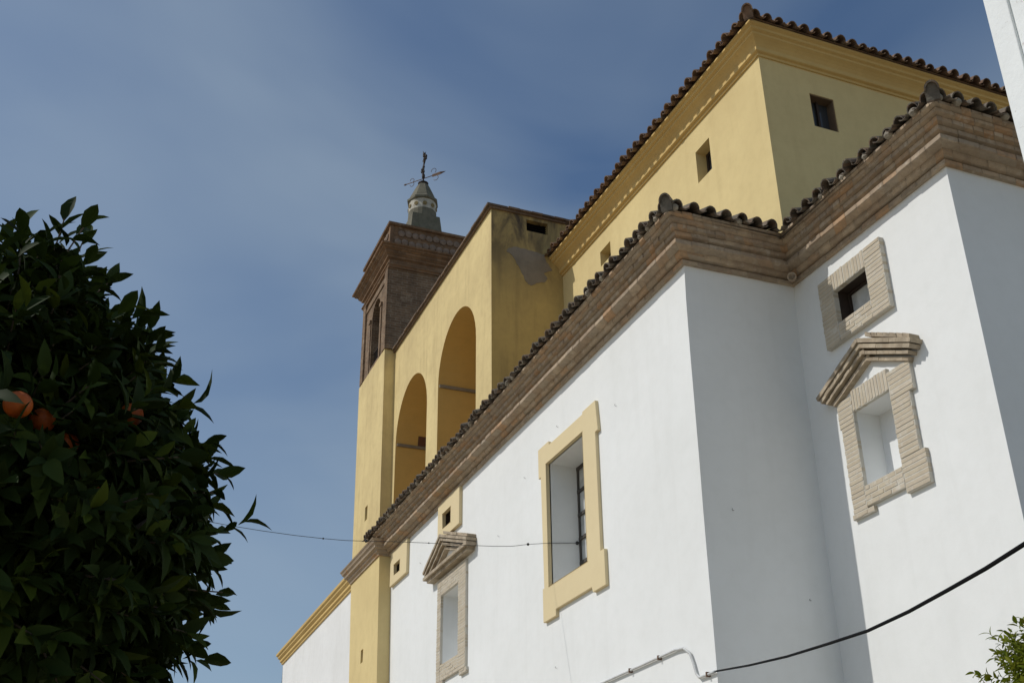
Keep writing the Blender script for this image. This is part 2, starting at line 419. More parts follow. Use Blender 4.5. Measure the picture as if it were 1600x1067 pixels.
# --- mouldings swept along wall tops -------------------------------
def sweep(mb, path, prof, z0, caps=(True, True), mi=0, zs=None):
    n = len(path); P = [Vector((p[0], p[1])) for p in path]
    mit = []
    for i in range(n):
        if i == 0: d = (P[1] - P[0]).normalized(); m_ = Vector((d.y, -d.x))
        elif i == n - 1: d = (P[-1] - P[-2]).normalized(); m_ = Vector((d.y, -d.x))
        else:
            d0 = (P[i] - P[i - 1]).normalized(); d1 = (P[i + 1] - P[i]).normalized()
            a = Vector((d0.y, -d0.x)); b = Vector((d1.y, -d1.x)); m_ = (a + b) / (1 + a.dot(b))
        mit.append(m_)
    zs = zs or [0] * n
    plen = [0]
    for a, b in zip(prof, prof[1:]): plen.append(plen[-1] + math.hypot(b[0] - a[0], b[1] - a[1]))
    dist = 0
    for i in range(n - 1):
        seg = (P[i + 1] - P[i]).length
        k = max(1, int(seg / 1.2))
        for j in range(len(prof) - 1):
            (o0, h0), (o1, h1) = prof[j], prof[j + 1]
            pt = lambda t, o, h: (*(P[i].lerp(P[i + 1], t) + mit[i].lerp(mit[i + 1], t) * o), z0 + h + zs[i] * (1 - t) + zs[i + 1] * t)
            for q in range(k):
                t0, t1 = q / k, (q + 1) / k
                mb.poly([pt(t0, o0, h0), pt(t1, o0, h0), pt(t1, o1, h1), pt(t0, o1, h1)],
                        uv=[(dist + seg * t0, plen[j]), (dist + seg * t1, plen[j]), (dist + seg * t1, plen[j + 1]), (dist + seg * t0, plen[j + 1])], mi=mi)
        dist += seg
    for e, i in ((0, 0), (1, n - 1)):
        if caps[e]:
            pts = [(*(P[i] + mit[i] * o), z0 + h + zs[i]) for o, h in prof] + [(*P[i], z0 + prof[-1][1] + zs[i])]
            mb.poly(pts if e else pts[::-1])

PROF = [(0, 0), (.05, .0), (.055, .05), (.03, .055), (.03, .072), (.09, .078), (.125, .10), (.13, .135), (.245, .150), (.255, .16), (.255, .215), (.195, .222), (.195, .262), (.25, .285), (.262, .335),
        (.24, .342), (.315, .352), (.325, .40), (.31, .408), (.375, .42), (.385, .455), (.37, .462), (.445, .474), (.445, .51), (0, .52)]
w = MB()
sweep(w, [(XN, 24.98), (XN, 18), (XN, YN), (XC, YN), (XC, YC), (14, YC)], [(max(0, o - .004), h) for o, h in PROF], 8.0 + Z, (True, True), zs=[.0, .0, 0, .03, -.03, -.03])
cornice = w.build('brick_cornice', CORNM, church)
COURSES = [[0, 1, 2, 3], [4, 5, 6, 7], [7, 8, 9, 10, 11], [11, 12], [12, 13, 14, 15], [15, 16, 17, 18], [18, 19, 20, 21], [21, 22, 23]]
def brick_courses(mb, path, prof, z0, zs, bl=.26, gap=.009):
    P = [Vector(p) for p in path]; n = len(P); mit = []
    for i in range(n):
        if i in (0, n - 1):
            d = (P[1] - P[0] if i == 0 else P[-1] - P[-2]).normalized(); mit.append(Vector((d.y, -d.x)))
        else:
            d0 = (P[i] - P[i - 1]).normalized(); d1 = (P[i + 1] - P[i]).normalized()
            a = Vector((d0.y, -d0.x)); b = Vector((d1.y, -d1.x)); mit.append((a + b) / (1 + a.dot(b)))
    for ci, course in enumerate(COURSES):
        pts = [prof[k] for k in course]
        for i in range(n - 1):
            seg = (P[i + 1] - P[i]).length; L_ = bl if ci not in (3, 5, 7) else bl * .55
            k = max(1, round(seg / L_)); cuts = [0] + sorted((q + (.5 if ci % 2 else 0) + random.uniform(-.06, .06)) / k for q in range(0 if ci % 2 else 1, k)) + [1]
            for t0, t1 in zip(cuts, cuts[1:]):
                e = gap / seg / 2; do = random.gauss(.004, .0035); dz = random.gauss(0, .002)
                def pt(t, o, h): return (*(P[i].lerp(P[i + 1], t) + mit[i].lerp(mit[i + 1], t) * (o + do)), z0 + h + dz + zs[i] * (1 - t) + zs[i + 1] * t)
                u0, u1 = t0 + (e if t0 > 0 else 0), t1 - (e if t1 < 1 else 0)
                ring0 = [pt(u0, o, h) for o, h in pts]; ring1 = [pt(u1, o, h) for o, h in pts]
                for a in range(len(pts) - 1): mb.poly([ring0[a], ring1[a], ring1[a + 1], ring0[a + 1]])
                for rg, fl in ((ring0, 0), (ring1, 1)):
                    for a in range(len(pts) - 1):
                        q0 = pt(u0 if not fl else u1, max(0, pts[a][0] - .03), pts[a][1]); q1 = pt(u0 if not fl else u1, max(0, pts[a + 1][0] - .03), pts[a + 1][1])
                        mb.poly([rg[a], rg[a + 1], q1, q0])
w = MB()
brick_courses(w, [(XN, 24.98), (XN, 18), (XN, YN), (XC, YN), (XC, YC), (14, YC)], PROF, 8.0 + Z, [.0, .0, 0, .03, -.03, -.03])
w.build('moulded_brickwork', CORNB, cornice)
PROF2 = [(0, 0), (.03, 0), (.035, .05), (.08, .07), (.085, .11), (.15, .15), (.16, .2), (.22, .24), (.235, .29), (.27, .31), (.275, .335), (0, .40)]
# drain mouth in the inner corner of the cornice
d = MB()
cdr = Vector((8.62, 11.02, 8.06 + Z))
dirv = Vector((-.5, -.6, -.25)).normalized()
d.tube([cdr, cdr + dirv * .10], .062, 16)
d.tube([cdr + dirv * .10, cdr + dirv * .085], [.045, .045], 16)
d.build('drain_outlet', CORN, church)

YPROF = [(0, -.02), (.03, -.02), (.035, .02), (.075, .03), (.085, .04), (.085, .095), (.07, .102), (.078, .125), (.11, .165), (.15, .20), (.20, .232), (.205, .265), (.25, .283), (.26, .32), (.31, .343), (.31, .375), (0, .38)]
w = MB()
sweep(w, [(XT, 18.71), (XT, YT), (16, YT)], YPROF, 12.264 + Z, (True, True), zs=[.22, 0, -.0])
w.build('ochre_cornice', MOULD, church)

# --- roof tiles ----------------------------------------------------
def barrel(mb, base, d, side, up, r0, r1, L, th=.014, convex=True, n=7, sq=1.0):
    """one half-round tile: base = centre of its lower end, d = up the slope"""
    sgn = 1 if convex else -1
    rings = []
    for t, r in ((0, r0), (1, r1)):
        c = base + d * (L * t)
        o = [c + side * (math.cos(math.pi * k / n) * r) + up * (sgn * sq * math.sin(math.pi * k / n) * r) for k in range(n + 1)]
        i = [c + side * (math.cos(math.pi * k / n) * (r - th)) + up * (sgn * sq * math.sin(math.pi * k / n) * (r - th)) for k in range(n + 1)]
        rings.append((o, i))
    (o0, i0), (o1, i1) = rings
    for k in range(n):
        mb.poly([o0[k], o0[k + 1], o1[k + 1], o1[k]], smooth=True)
        mb.poly([i0[k + 1], i0[k], i1[k], i1[k + 1]], smooth=True)
        mb.poly([o0[k + 1], o0[k], i0[k], i0[k + 1]])
        mb.poly([o1[k], o1[k + 1], i1[k + 1], i1[k]])
    for k in (0, n): mb.poly([o0[k], o1[k], i1[k], i0[k]])
SL = R(21)
def eave(mb, A, B, inward, pitch, rows=3, r=.086, ends=(False, False), mort=None):
    """rows of cover and pan tiles along the eave A-B; ends says at which end a hip cuts them"""
    A, B = Vector(A), Vector(B); L = (B - A).length; s = (B - A).normalized(); n = max(1, round(L / pitch)); st = L / n
    inw = Vector(inward); d = (inw * math.cos(SL) + Vector((0, 0, 1)) * math.sin(SL)).normalized(); up = s.cross(d)
    if up.z < 0: up = -up
    def room(a):
        return min(a if ends[0] else 9, L - a if ends[1] else 9)
    for i in range(n + 1):
        for row in range(rows):
            j = lambda q: random.uniform(-q, q)
            if i < n:
                a = st * (i + .5); q = room(a) + .10 - row * .34
                if q > .12:
                    c = A + s * (a + j(.012)) + d * (row * .34 + (j(.045) if row == 0 else 0)) + up * (.028 + j(.010))
                    barrel(mb, c, (d + s * j(.05) + up * (j(.025) + .03)).normalized(), s, up, r * random.uniform(.93, 1.07), r * .80, min(.42, q), sq=1.12)
            a = st * i; q = room(a) + .10 - row * .34
            if q > .12:
                c2 = A + s * (a + j(.01)) + d * (row * .34 - .03 + (j(.02) if row == 0 else 0)) + up * (.034 + j(.008))
                barrel(mb, c2, (d + s * j(.04)).normalized(), s, up, r * .74, r * .84, min(.42, q), convex=False, sq=.55)
        if mort is not None and random.random() < .35:       # lime mortar packed under the first tiles
            c = A + s * (st * (i + .5)) + d * random.uniform(.05, .10) + up * .012
            if i < n: mort.sphere(c, .066, 8, 5, sq=.8)
def hip(mb, corner, dxy, n=4, r=.088, z=.028, plug=None):
    d = Vector((dxy[0], dxy[1], math.tan(SL) * math.hypot(*dxy) * .72)).normalized()
    side = d.cross(Vector((0, 0, 1))).normalized(); up = side.cross(d).normalized()
    for i in range(n):
        b = Vector(corner) + d * (i * .36 - .02) + up * (z + random.uniform(-.006, .006)); dd = (d + up * .03).normalized()
        barrel(mb, b, dd, side, up, r * random.uniform(.96, 1.04), r * .78, .46, th=.018, n=9, sq=1.35)
        if i == 0 and plug is not None:
            k = 10; pts = [b + d * .03 + side * (math.cos(math.pi * q / k) * r * .86) + up * (math.sin(math.pi * q / k) * r * 1.15) for q in range(k + 1)]
            pts = [b + d * .03 + side * r * .86 - up * .12] + pts + [b + d * .03 - side * r * .86 - up * .12]
            plug.poly(pts); plug.poly([p + d * .06 for p in pts][::-1])
OV = .50
ze = 8.515 + Z
t = MB(); mo = MB()
eave(t, (XN - OV, 25.55, ze - .01), (XN - OV, YN - OV + .02, ze), (1, 0, 0), .232, mort=mo, ends=(0, 1))
eave(t, (XN - OV + .02, YN - OV, ze), (XC - OV, YN - OV, ze + .02), (0, 1, 0), .262, mort=mo, ends=(1, 0))
eave(t, (XC - OV, YN - OV - .06, ze + .0), (XC - OV, YC - OV + .02, ze - .03), (1, 0, 0), .222, mort=mo, ends=(0, 1))
eave(t, (XC - OV + .02, YC - OV, ze - .03), (13.5, YC - OV, ze - .03), (0, 1, 0), .235, mort=mo, ends=(1, 0))
hip(t, (XN - OV - .03, YN - OV - .03, ze + .0), (1, 1), plug=t)
hip(t, (XC - OV - .03, YC - OV - .03, ze - .03), (1, 1), plug=t)
# boarded deck under the tiles, closing the roofs against the ochre walls
tn = math.tan(SL); zb = ze - .008
def deck(pts): t.poly(pts); t.poly([(p[0], p[1], p[2] - .03) for p in pts][::-1])
deck([(XN - .45, 25.5, zb), (XN - .45, YN - .45, zb), (XT, YN + 1.3, zb + tn * 2.2), (XT, 25.5, zb + tn * 2.2)])
deck([(XN - .45, YN - .45, zb), (XC + .02, YN - .45, zb), (XT, YN + 1.3, zb + tn * 1.75)])
deck([(XC - .45, YN - .2, zb), (XC - .45, YC - .45, zb - .02), (XC + 3.2, YC + 3.2, zb + tn * 3.6)])
deck([(XC - .45, YC - .45, zb - .02), (14, YC - .45, zb - .02), (14, YC + 3.2, zb + tn * 3.6), (XC + 3.2, YC + 3.2, zb + tn * 3.6)])
roof = t.build('tile_roof', TILE, church, merge=False)
mo.build('mortar_bedding', BEDD, roof, merge=False)
t = MB(); OY = .375; zy = 12.264 + .385 + Z
eave(t, (XT - OY, 18.7, zy + .22), (XT - OY, YT - OY + .02, zy), (1, 0, 0), .232, ends=(0, 1))
eave(t, (XT - OY + .02, YT - OY, zy), (15.8, YT - OY, zy), (0, 1, 0), .222, ends=(1, 0))
hip(t, (XT - OY - .03, YT - OY - .03, zy + .0), (1, 1), n=8, plug=t)
tn = math.tan(SL)
t.poly([(XT - .31, 18.7, zy + .21), (XT - .31, YT - .31, zy - .01), (XT + 3.3, YT + 3.3, zy + tn * 3.7), (XT + 3.3, 18.7, zy + .21 + tn * 3.7)])
t.poly([(XT - .35, YT - .35, zy - .01), (16, YT - .35, zy - .01), (16, YT + 3.3, zy + tn * 3.7), (XT + 3.3, YT + 3.3, zy + tn * 3.7)])
yr_ = t.build('tile_roof', TILEY, church, merge=False)


# --- buttress wall with two arches --------------------------------
def arch(sc, r, zspring, z0, n=20, rz=None):
    rz = rz or r
    return [(sc - r, z0), (sc + r, z0)] + [(sc + r * math.cos(math.pi * k / n), zspring + rz * math.sin(math.pi * k / n)) for k in range(n + 1)]
A2 = arch(20.85, 1.235, 11.17 + Z, 8.6 + Z, rz=1.23)
A1 = arch(24.15, 1.26, 11.05 + Z, 8.6 + Z, rz=1.27)
zA = 13.78 + Z
w = MB()
w.fan([(YA, 8.4 + Z), (25.82, 8.4 + Z), (25.82, zA + .02), (YA, zA)], [A2, A1], FX(XA))
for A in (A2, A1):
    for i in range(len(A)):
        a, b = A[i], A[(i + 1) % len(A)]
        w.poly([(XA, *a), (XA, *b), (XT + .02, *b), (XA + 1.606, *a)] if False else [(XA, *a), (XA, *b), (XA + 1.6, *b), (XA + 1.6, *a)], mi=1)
w.poly([(XA + 1.6, YA, 8.4 + Z), (XA + 1.6, 25.82, 8.4 + Z), (XA + 1.6, 25.82, zA), (XA + 1.6, YA, zA)][::-1])
w.poly([(XA, YA, zA), (XA + 1.6, YA, zA), (XA + 1.6, 25.82, zA + .02), (XA, 25.82, zA + .02)])
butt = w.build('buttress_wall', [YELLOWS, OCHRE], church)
VENT = (7.963, 8.455, 13.42 + Z, 13.70 + Z)
w = MB()
w.fan([(XA, 8.4 + Z), (9.6, 8.4 + Z), (9.6, zA), (XA, zA)], [rect(*VENT)], FY(YA - .004))
reveal(w, *VENT, lambda s, z, d: (s, YA - .004 + d, z), g=.25)
w.build('buttress_end_wall', YELLOWD, church)
w = MB(); w.box((VENT[0] - .02, YA + .16, VENT[2] - .02), (VENT[1] + .02, YA + .2, VENT[3] + .02))
for k in range(5): w.box((VENT[0], YA + .1, VENT[2] + .03 + k * .055), (VENT[1], YA + .155, VENT[2] + .045 + k * .055))
w.build('vent', DARK, church)
# coping of the buttress wall
w = MB()
w.box((XA - .05, YA - .05, zA + .002), (XA + 1.7, 25.80, zA + .045))
for k in range(27): 
    y = YA - .07 + k * .262
    if y + .255 < 25.84: w.box((XA - .09 - random.uniform(0, .02), y, zA + .048), (XA + .35, y + .255, zA + .085 + random.uniform(0, .012)))
for k in range(9):
    x = XA + .36 + k * .262
    if x < 9.5: w.box((x, YA - .09 - random.uniform(0, .02), zA + .048), (x + .255, YA + .3, zA + .085 + random.uniform(0, .012)))
w.build('coping', COPE, church)
# impost ledges inside the arches
for yj, zl_ in ((22.085, 11.17 + Z), (25.41, 11.05 + Z)):
    w = MB(); w.box((XA + .03, yj - .045, zl_ - .05), (XA + 1.55, yj + .02, zl_ + .02))
    w.build('impost_ledge', BARE, church)
# little dark door in the jamb of the farther arch
w = MB(); w.box((7.74, 25.372, 11.08 + Z), (8.25, 25.43, 11.72 + Z)); w.build('jamb_opening', islandmat('red_shutter', [(.15, .065, .035), (.15, .065, .035)]), church)
# bare render patch on the end wall
pp = [(7.484, 12.81), (7.55, 12.90), (7.75, 12.955), (8.05, 12.93), (8.35, 12.90), (8.40, 12.72), (8.528, 12.568), (8.50, 12.53), (8.363, 12.482), (8.34, 12.45), (8.417, 12.32), (8.36, 12.24), (8.16, 12.16), (8.032, 12.079), (7.93, 12.15), (7.80, 12.42), (7.66, 12.70)]
pp2 = []
for (a, b), (c, d_) in zip(pp, pp[1:] + pp[:1]):
    for k in range(4): pp2.append((a + (c - a) * k / 4 + random.uniform(-.012, .012), b + (d_ - b) * k / 4 + random.uniform(-.012, .012)))
pp = pp2
w = MB(); w.prism([(a, b + Z) for a, b in pp], [], FY(YA - .002), FY(YA - .012)); w.build('render_patch', BARE, church)

# --- windows -------------------------------------------------------
# big nave window: flat ochre surround with ears
a0, a1, b0, b1 = 13.935, 15.985, 4.445 + Z, 7.165 + Z
ear = .115
out = [(a0 - ear, b0 - .08), (a0 + .30, b0 - .08), (a0 + .33, b0), (a1 - .46, b0), (a1 - .46, b0 - .10), (a1 + .02, b0 - .10), (a1 + .02, b0 + .43), (a1 - .04, b0 + .43),
       (a1 + .0, b1 - .44), (a1 + .09, b1 - .44), (a1 + .09, b1 + .07), (a1 - .34, b1 + .07), (a1 - .36, b1), (a0 + .42, b1), (a0 + .41, b1 + .04), (a0 - .04, b1 + .04), (a0 - .09, b1 - .46), (a0, b1 - .46),
       (a0, b0 + .44), (a0 - ear, b0 + .44)]
w = MB(); w.prism(out, [rect(*WIN)], FX(XN + .01), FX(XN - .055))
win = w.build('window', PALE, church, bevel=.008)
win['label'] = 'tall window with ears on its pale ochre surround'
w = MB(); w.box((XN + .51, WIN[0] - .05, WIN[2] - .05), (XN + .56, WIN[1] + .05, WIN[3] + .05)); w.build('pane', PALEGL, win)
w = MB()
for q in (WIN[0], WIN[0] + .46, WIN[0] + .92, WIN[1] - .045): w.box((XN + .485, q, WIN[2]), (XN + .508, q + .045, WIN[3]))
for k in range(6):
    z = WIN[2] + k * .395
    w.box((XN + .48, WIN[0], z), (XN + .507, WIN[1], z + .05))
w.build('glazing_bar', BARM, win)

def bricks(mb, s0, s1, z0, z1, f, proud=.05, vertical=False, bl=.25, bh=.042, gap=.017, jit=.010, mbm=None):
    """courses of real bricks filling a rectangle in the wall plane"""
    if vertical: S0, S1, T0, T1 = z0, z1, s0, s1
    else: S0, S1, T0, T1 = s0, s1, z0, z1
    n = max(1, round((T1 - T0) / (bh + gap))); st = (T1 - T0) / n
    for i in range(n):
        t0 = T0 + i * st + gap / 2; t1 = T0 + (i + 1) * st - gap / 2
        W = S1 - S0; k = max(1, round(W / bl)) 
        cuts = [S0 + random.uniform(-jit, jit)]
        off = (.5 if i % 2 else 0) if k > 1 else 0
        for q in range(1, k + (1 if off else 0)):
            cuts.append(S0 + W * (q - off * .9) / k + random.uniform(-.012, .012))
        cuts.append(S1 + random.uniform(-jit, jit))
        for a, b in zip(cuts, cuts[1:]):
            p1 = proud + random.uniform(.0, .005); g = gap / 2
            dz = random.uniform(-.003, .003)
            c2 = [(a + g, t0 + dz), (b - g, t0 + dz), (b - g, t1 + dz), (a + g, t1 + dz)]
            if vertical: c2 = [(y, x) for x, y in c2]
            mb.hexa([f(*p, -.0) for p in c2] + [f(*p, p1) for p in c2])
    if mbm is not None:
        e = .002
        c2 = [(s0 + e, z0 + e), (s1 - e, z0 + e), (s1 - e, z1 - e), (s0 + e, z1 - e)]
        mbm.hexa([f(*p, .0) for p in c2] + [f(*p, proud - .0022) for p in c2])
fo = lambda X: (lambda s, z, d: (X - d, s, z))

# small square window of the chapel, framed in brick
w = MB(); mm = MB(); f = fo(XC)
o = (9.335, 10.60, 6.745 + Z, 7.72 + Z); h = SQC
bricks(w, o[0], h[0], o[2], o[3], f, .075, bl=.32, mbm=mm); bricks(w, h[1], o[1], o[2], o[3], f, .075, bl=.3, mbm=mm)
bricks(w, h[0], h[1], h[3], o[3], f, .073, vertical=True, bl=.25, mbm=mm); bricks(w, h[0], h[1], o[2], h[2], f, .073, bl=.25, mbm=mm)
win = w.build('window', BRK, church, merge=False); win['label'] = 'small square window in a brick surround'
mm.build('mortar', MORT, win, merge=False)
w = MB(); w.box((XC + .19, h[0] - .03, h[2] - .03), (XC + .22, h[1] + .03, h[3] + .03)); w.build('pane', PALEGL, win)
w = MB(); e = .004
for q in ((h[0] + e, h[0] + .03, h[2] + e, h[3] - e), (h[1] - .03, h[1] - e, h[2] + e, h[3] - e), (h[0] + .03, h[1] - .03, h[3] - .03, h[3] - e), (h[0] + .03, h[1] - .03, h[2] + e, h[2] + .03)):
    w.box((XC + .15, q[0], q[2]), (XC + .188, q[1], q[3]))
w.build('frame', WOODD, win)

# pedimented niche of the chapel
def pediment(parent, X, yl, yr, zl0, ya, za, zr0, proj, base=False, t=.26):
    """raking mouldings from two feet up to an apex, stepped in three courses"""
    w = MB(); m2 = MB()
    def bar(p, q, o0, o1, d0, d1, mb=w):
        dv = Vector((q[0] - p[0], q[1] - p[1])).normalized()
        nn = Vector((-dv.y, dv.x)); nn = nn if nn.y > 0 else -nn
        P_, Q_ = Vector(p), Vector(q); k = 8
        for i in range(k):
            a = P_.lerp(Q_, i / k); b = P_.lerp(Q_, (i + 1) / k)
            jj = random.uniform(-.004, .004)
            c2 = [a + nn * o0, b + nn * o0, b + nn * o1, a + nn * o1]
            mb.hexa([(X - d0, *c) for c in c2] + [(X - d1 - jj, *c) for c in c2])
    for (p, q) in (((yl, zl0), (ya, za)), ((yr, zr0), (ya, za))):
        sx = 1 if q[0] > p[0] else -1
        bar((p[0] + sx * .10, p[1]), (q[0], q[1] - .055), -t, -t * .74, 0, proj * .45)
        bar((p[0] + sx * .05, p[1]), (q[0], q[1] - .03), -t * .72, -t * .5, 0, proj * .72)
        bar((p[0], p[1]), (q[0], q[1]), -t * .48, -t * .2, 0, proj * .9)
        bar((p[0] - sx * .02, p[1]), (q[0], q[1] + .01), -t * .18, .02, 0, proj)
    # a course of bricks lying on the right slope
    p, q = (yl + .02, zl0 + .045), (ya - .12, za + .005)
    n = 7
    for i in range(n):
        a = Vector(p).lerp(Vector(q), i / n); b = Vector(p).lerp(Vector(q), (i + .94) / n)
        w.hexa([(X, a.x, a.y), (X, b.x, b.y), (X, b.x, b.y + .06), (X, a.x, a.y + .055)] + [(X - proj * .8 - random.uniform(-.01, .01), *c) for c in ((a.x, a.y), (b.x, b.y), (b.x, b.y + .06), (a.x, a.y + .055))])
    if base:
        for (z0, z1, d, e) in ((zl0 - t * .95, zl0 - t * .62, proj * .7, .10), (zl0 - t * .6, zl0 - t * .3, proj * .98, .0)):
            k = 8
            for i in range(k):
                s0 = yl + e + (yr - yl - 2 * e) * i / k; s1 = yl + e + (yr - yl - 2 * e) * (i + 1) / k
                w.box((X, s0, z0), (X - d - random.uniform(-.004, .004), s1, z1))
    return w.build('pediment', BRKP, parent, merge=False)
BRKP = islandmat('pediment_brick', [(.47, .395, .29), (.41, .33, .235), (.51, .43, .32), (.37, .30, .21)], dirt=(.18, .145, .11), nscale=6, dirt_amt=.8)
w = MB(); mm = MB(); h = NICHE2; f = fo(XC)
B = Z
bricks(w, h[1], 10.57, 4.46 + B, 5.63 + B, f, .052, bl=.25, mbm=mm); bricks(w, h[1], 10.60, 5.63 + B, 5.985 + B, f, .052, bl=.28, mbm=mm)
bricks(w, 10.20, 10.60, 4.45 + B - .0, 4.52 + B, f, .050, bl=.2, mbm=mm)
bricks(w, 9.30, h[0], 4.88 + B, 5.61 + B, f, .052, bl=.30, mbm=mm); bricks(w, 9.225, h[0], 5.61 + B, 5.98 + B, f, .052, bl=.3, mbm=mm)
bricks(w, 9.22, h[0] - .005, 4.46 + B, 4.875 + B, f, .052, bl=.32, mbm=mm)
bricks(w, h[0], h[1], h[3], 6.045 + B, f, .050, vertical=True, bl=.27, mbm=mm); bricks(w, h[0], h[1], 4.54 + B, h[2], f, .050, bl=.27, mbm=mm)
win = w.build('niche', BRK, church, merge=False); win['label'] = 'pedimented niche of pale brick beside the inner corner'
mm.build('mortar', MORT, win, merge=False)
w = MB(); w.box((XC + .335, h[0] - .05, h[2] - .05), (XC + .42, h[1] + .05, h[3] + .05)); w.build('niche_back', REVEAL, win)
pediment(win, XC, 9.03, 10.79, 6.11 + B, 9.90, 6.53 + B, 6.13 + B, .18, t=.185)

# narrow pedimented niche of the nave
w = MB(); mm = MB(); h = NICHE1; f = fo(XN)
bricks(w, h[1], 21.27, 4.40 + B, 6.42 + B, f, .05, bl=.25, mbm=mm)
bricks(w, 19.60, h[0], 4.40 + B, 6.42 + B, f, .05, bl=.40, mbm=mm)
bricks(w, h[0], h[1], h[3], 6.42 + B, f, .048, bl=.25, mbm=mm); bricks(w, h[0], h[1], 4.40 + B, h[2], f, .048, bl=.25, mbm=mm)
bricks(w, 19.54, 19.93, 4.30 + B, 4.40 + B, f, .05, bl=.2, mbm=mm); bricks(w, 20.87, 21.30, 4.15 + B, 4.40 + B, f, .05, bl=.2, mbm=mm)
win = w.build('niche', BRK, church, merge=False); win['label'] = 'narrow niche with a closed triangular brick pediment'
mm.build('mortar', MORT, win, merge=False)
w = MB(); w.box((XN + .58, h[0] - .05, h[2] - .05), (XN + .64, h[1] + .05, h[3] + .05)); w.build('niche_back', REVEAL, win)
pediment(win, XN, 19.15, 21.75, 6.66 + B, 20.72, 7.19 + B, 6.70 + B, .22, base=True, t=.20)

# two little square windows high on the nave
for h, o, lb in ((SQ, (19.96, 21.28, 7.22 + Z, 7.995 + Z), 'little square window over the narrow niche'), (SQ2, (23.44, 24.72, 7.215 + Z, 7.995 + Z), 'little square window beside the tower pilaster')):
    w = MB(); w.prism(rect(*o), [rect(*h)], FX(XN + .01), FX(XN - .07))
    win = w.build('window', PALE, church, bevel=.008); win['label'] = lb
    w = MB(); w.box((XN + .30, h[0] - .03, h[2] - .03), (XN + .33, h[1] + .03, h[3] + .03)); w.build('pane', GLASS, win)
    w = MB(); w.box((XN + .18, h[0] + .003, (h[2] + h[3]) / 2 - .02), (XN + .29, h[1] - .003, (h[2] + h[3]) / 2 + .02)); w.box((XN + .18, h[0] + .003, h[2] + .003), (XN + .29, h[0] + .04, h[3] - .003))
    w.build('frame', WOODD, win)
# crossing windows
for h, lb in ((WL, 'sunlit square window high on the ochre wall'), (WL2, 'window half hidden behind the eaves')):
    w = MB(); x = XT + .2
    e = .004
    for q in ((h[0] + e, h[0] + .05, h[2] + e, h[3] - e), (h[1] - .05, h[1] - e, h[2] + e, h[3] - e), (h[0] + .05, h[1] - .05, h[3] - .05, h[3] - e), (h[0] + .05, h[1] - .05, h[2] + e, h[2] + .05)):
        w.box((x, q[0], q[2]), (x + .06, q[1], q[3]))
    win = w.build('window', WOODD, church); win['label'] = lb
    w = MB(); w.box((x + .03, h[0] + .05, h[2] + .05), (x + .045, h[1] - .05, h[3] - .05)); w.build('pane', GLASS, win)
    w = MB(); w.box((x + .065, h[0] - .05, h[2] - .05), (x + .11, h[1] + .05, h[3] + .05)); w.build('shutter', DARK, win)
w = MB(); h = WS; y = YT + .0
e = .002
for q in ((h[0] + e, h[0] + .02, h[2] + e, h[3] - e), (h[1] - .02, h[1] - e, h[2] + e, h[3] - e), (h[0] + .02, h[1] - .02, h[3] - .02, h[3] - e), (h[0] + .02, h[1] - .02, h[2] + e, h[2] + .02)):
    w.box((q[0], y, q[2]), (q[1], y + .20, q[3]))
win = w.build('window', islandmat('brown_frame', [(.17, .115, .07), (.17, .115, .07)], dirt=(.08, .06, .045)), church); win['label'] = 'shaded window with a brown frame'
w = MB(); w.box((h[0] - .01, y + .15, h[2] - .01), (h[1] + .01, y + .17, h[3] + .01)); w.build('pane', GLASS, win)
w = MB(); w.box((h[0] + .2, y + .11, h[2]), (h[0] + .24, y + .148, h[3])); w.build('glazing_bar', WOODD, win)

# hooks and a hairline crack on the white walls
def hook(p, s=.45):
    w = MB(); p = Vector(p)
    w.tube([p, p + Vector((-.05, 0, 0)) * s, p + Vector((-.07, -.02, .02)) * s, p + Vector((-.06, -.035, .04)) * s], .006 * s, 6)
    w.build('wall_hook', IRON, church)
for q in ((870, 1043), (963, 634), (821, 747), (872, 667), (780, 838), (658, 880)): hook(onx(*q, XN))
for q in ((1213, 504), (1268, 938), (1147, 797)): hook(ony(*q, 11.23), .45)

# ------------------------------------------------------------------ bell tower
tower = empty('bell_tower', (8.0, 26.9, 0), 'bell tower with ochre shaft, dark brick belfry, stone lantern and iron cross', 'bell tower')
XP = 6.74
SLIT = (26.01, 26.21, 5.77 + Z, 6.08 + Z)
SLIT2 = (27.23, 27.53, 9.0 + Z, 9.4 + Z)
w = MB()
w.fan([(24.68, 0), (27.2, 0), (27.22, 5.51 + Z), (27.52, 8.02 + Z), (24.93, 8.02 + Z), (24.705, 5.04 + Z)], [rect(*SLIT)], FX(XP))
reveal(w, *SLIT, dx(XP), g=.3)
for a, b in (((24.68, 0), (24.705, 5.04 + Z)), ((24.705, 5.04 + Z), (24.93, 8.02 + Z))):
    w.poly([(XP, *a), (7.3, *a), (7.3, *b), (XP, *b)])
for a, b in (((27.2, 0), (27.22, 5.51 + Z)), ((27.22, 5.51 + Z), (27.52, 8.02 + Z))):
    w.poly([(XP, *a), (9.5, *a), (9.5, *b), (XP, *b)][::-1])
w.build('pilaster', YELLOW, tower)
XS = 6.884
sl = [onx(571.5, 791, XS), onx(574.5, 788, XS)]
S2 = (sl[1][1] - .0, sl[0][1] + .05, onx(572, 812, XS)[2], onx(573, 790, XS)[2])
w = MB()
zt = 13.87 + Z
w.fan([(25.55, 8.3 + Z), (28.1, 8.3 + Z), (28.39, zt), (25.80, zt)], [rect(*S2)], FX(XS))
reveal(w, *S2, dx(XS), g=.3)
w.poly([(XS, 25.55, 8.3 + Z), (9.4, 25.55, 8.3 + Z), (9.4, 25.80, zt), (XS, 25.80, zt)])
w.poly([(XS, 28.1, 8.3 + Z), (9.4, 28.1, 8.3 + Z), (9.4, 28.39, zt), (XS, 28.39, zt)][::-1])
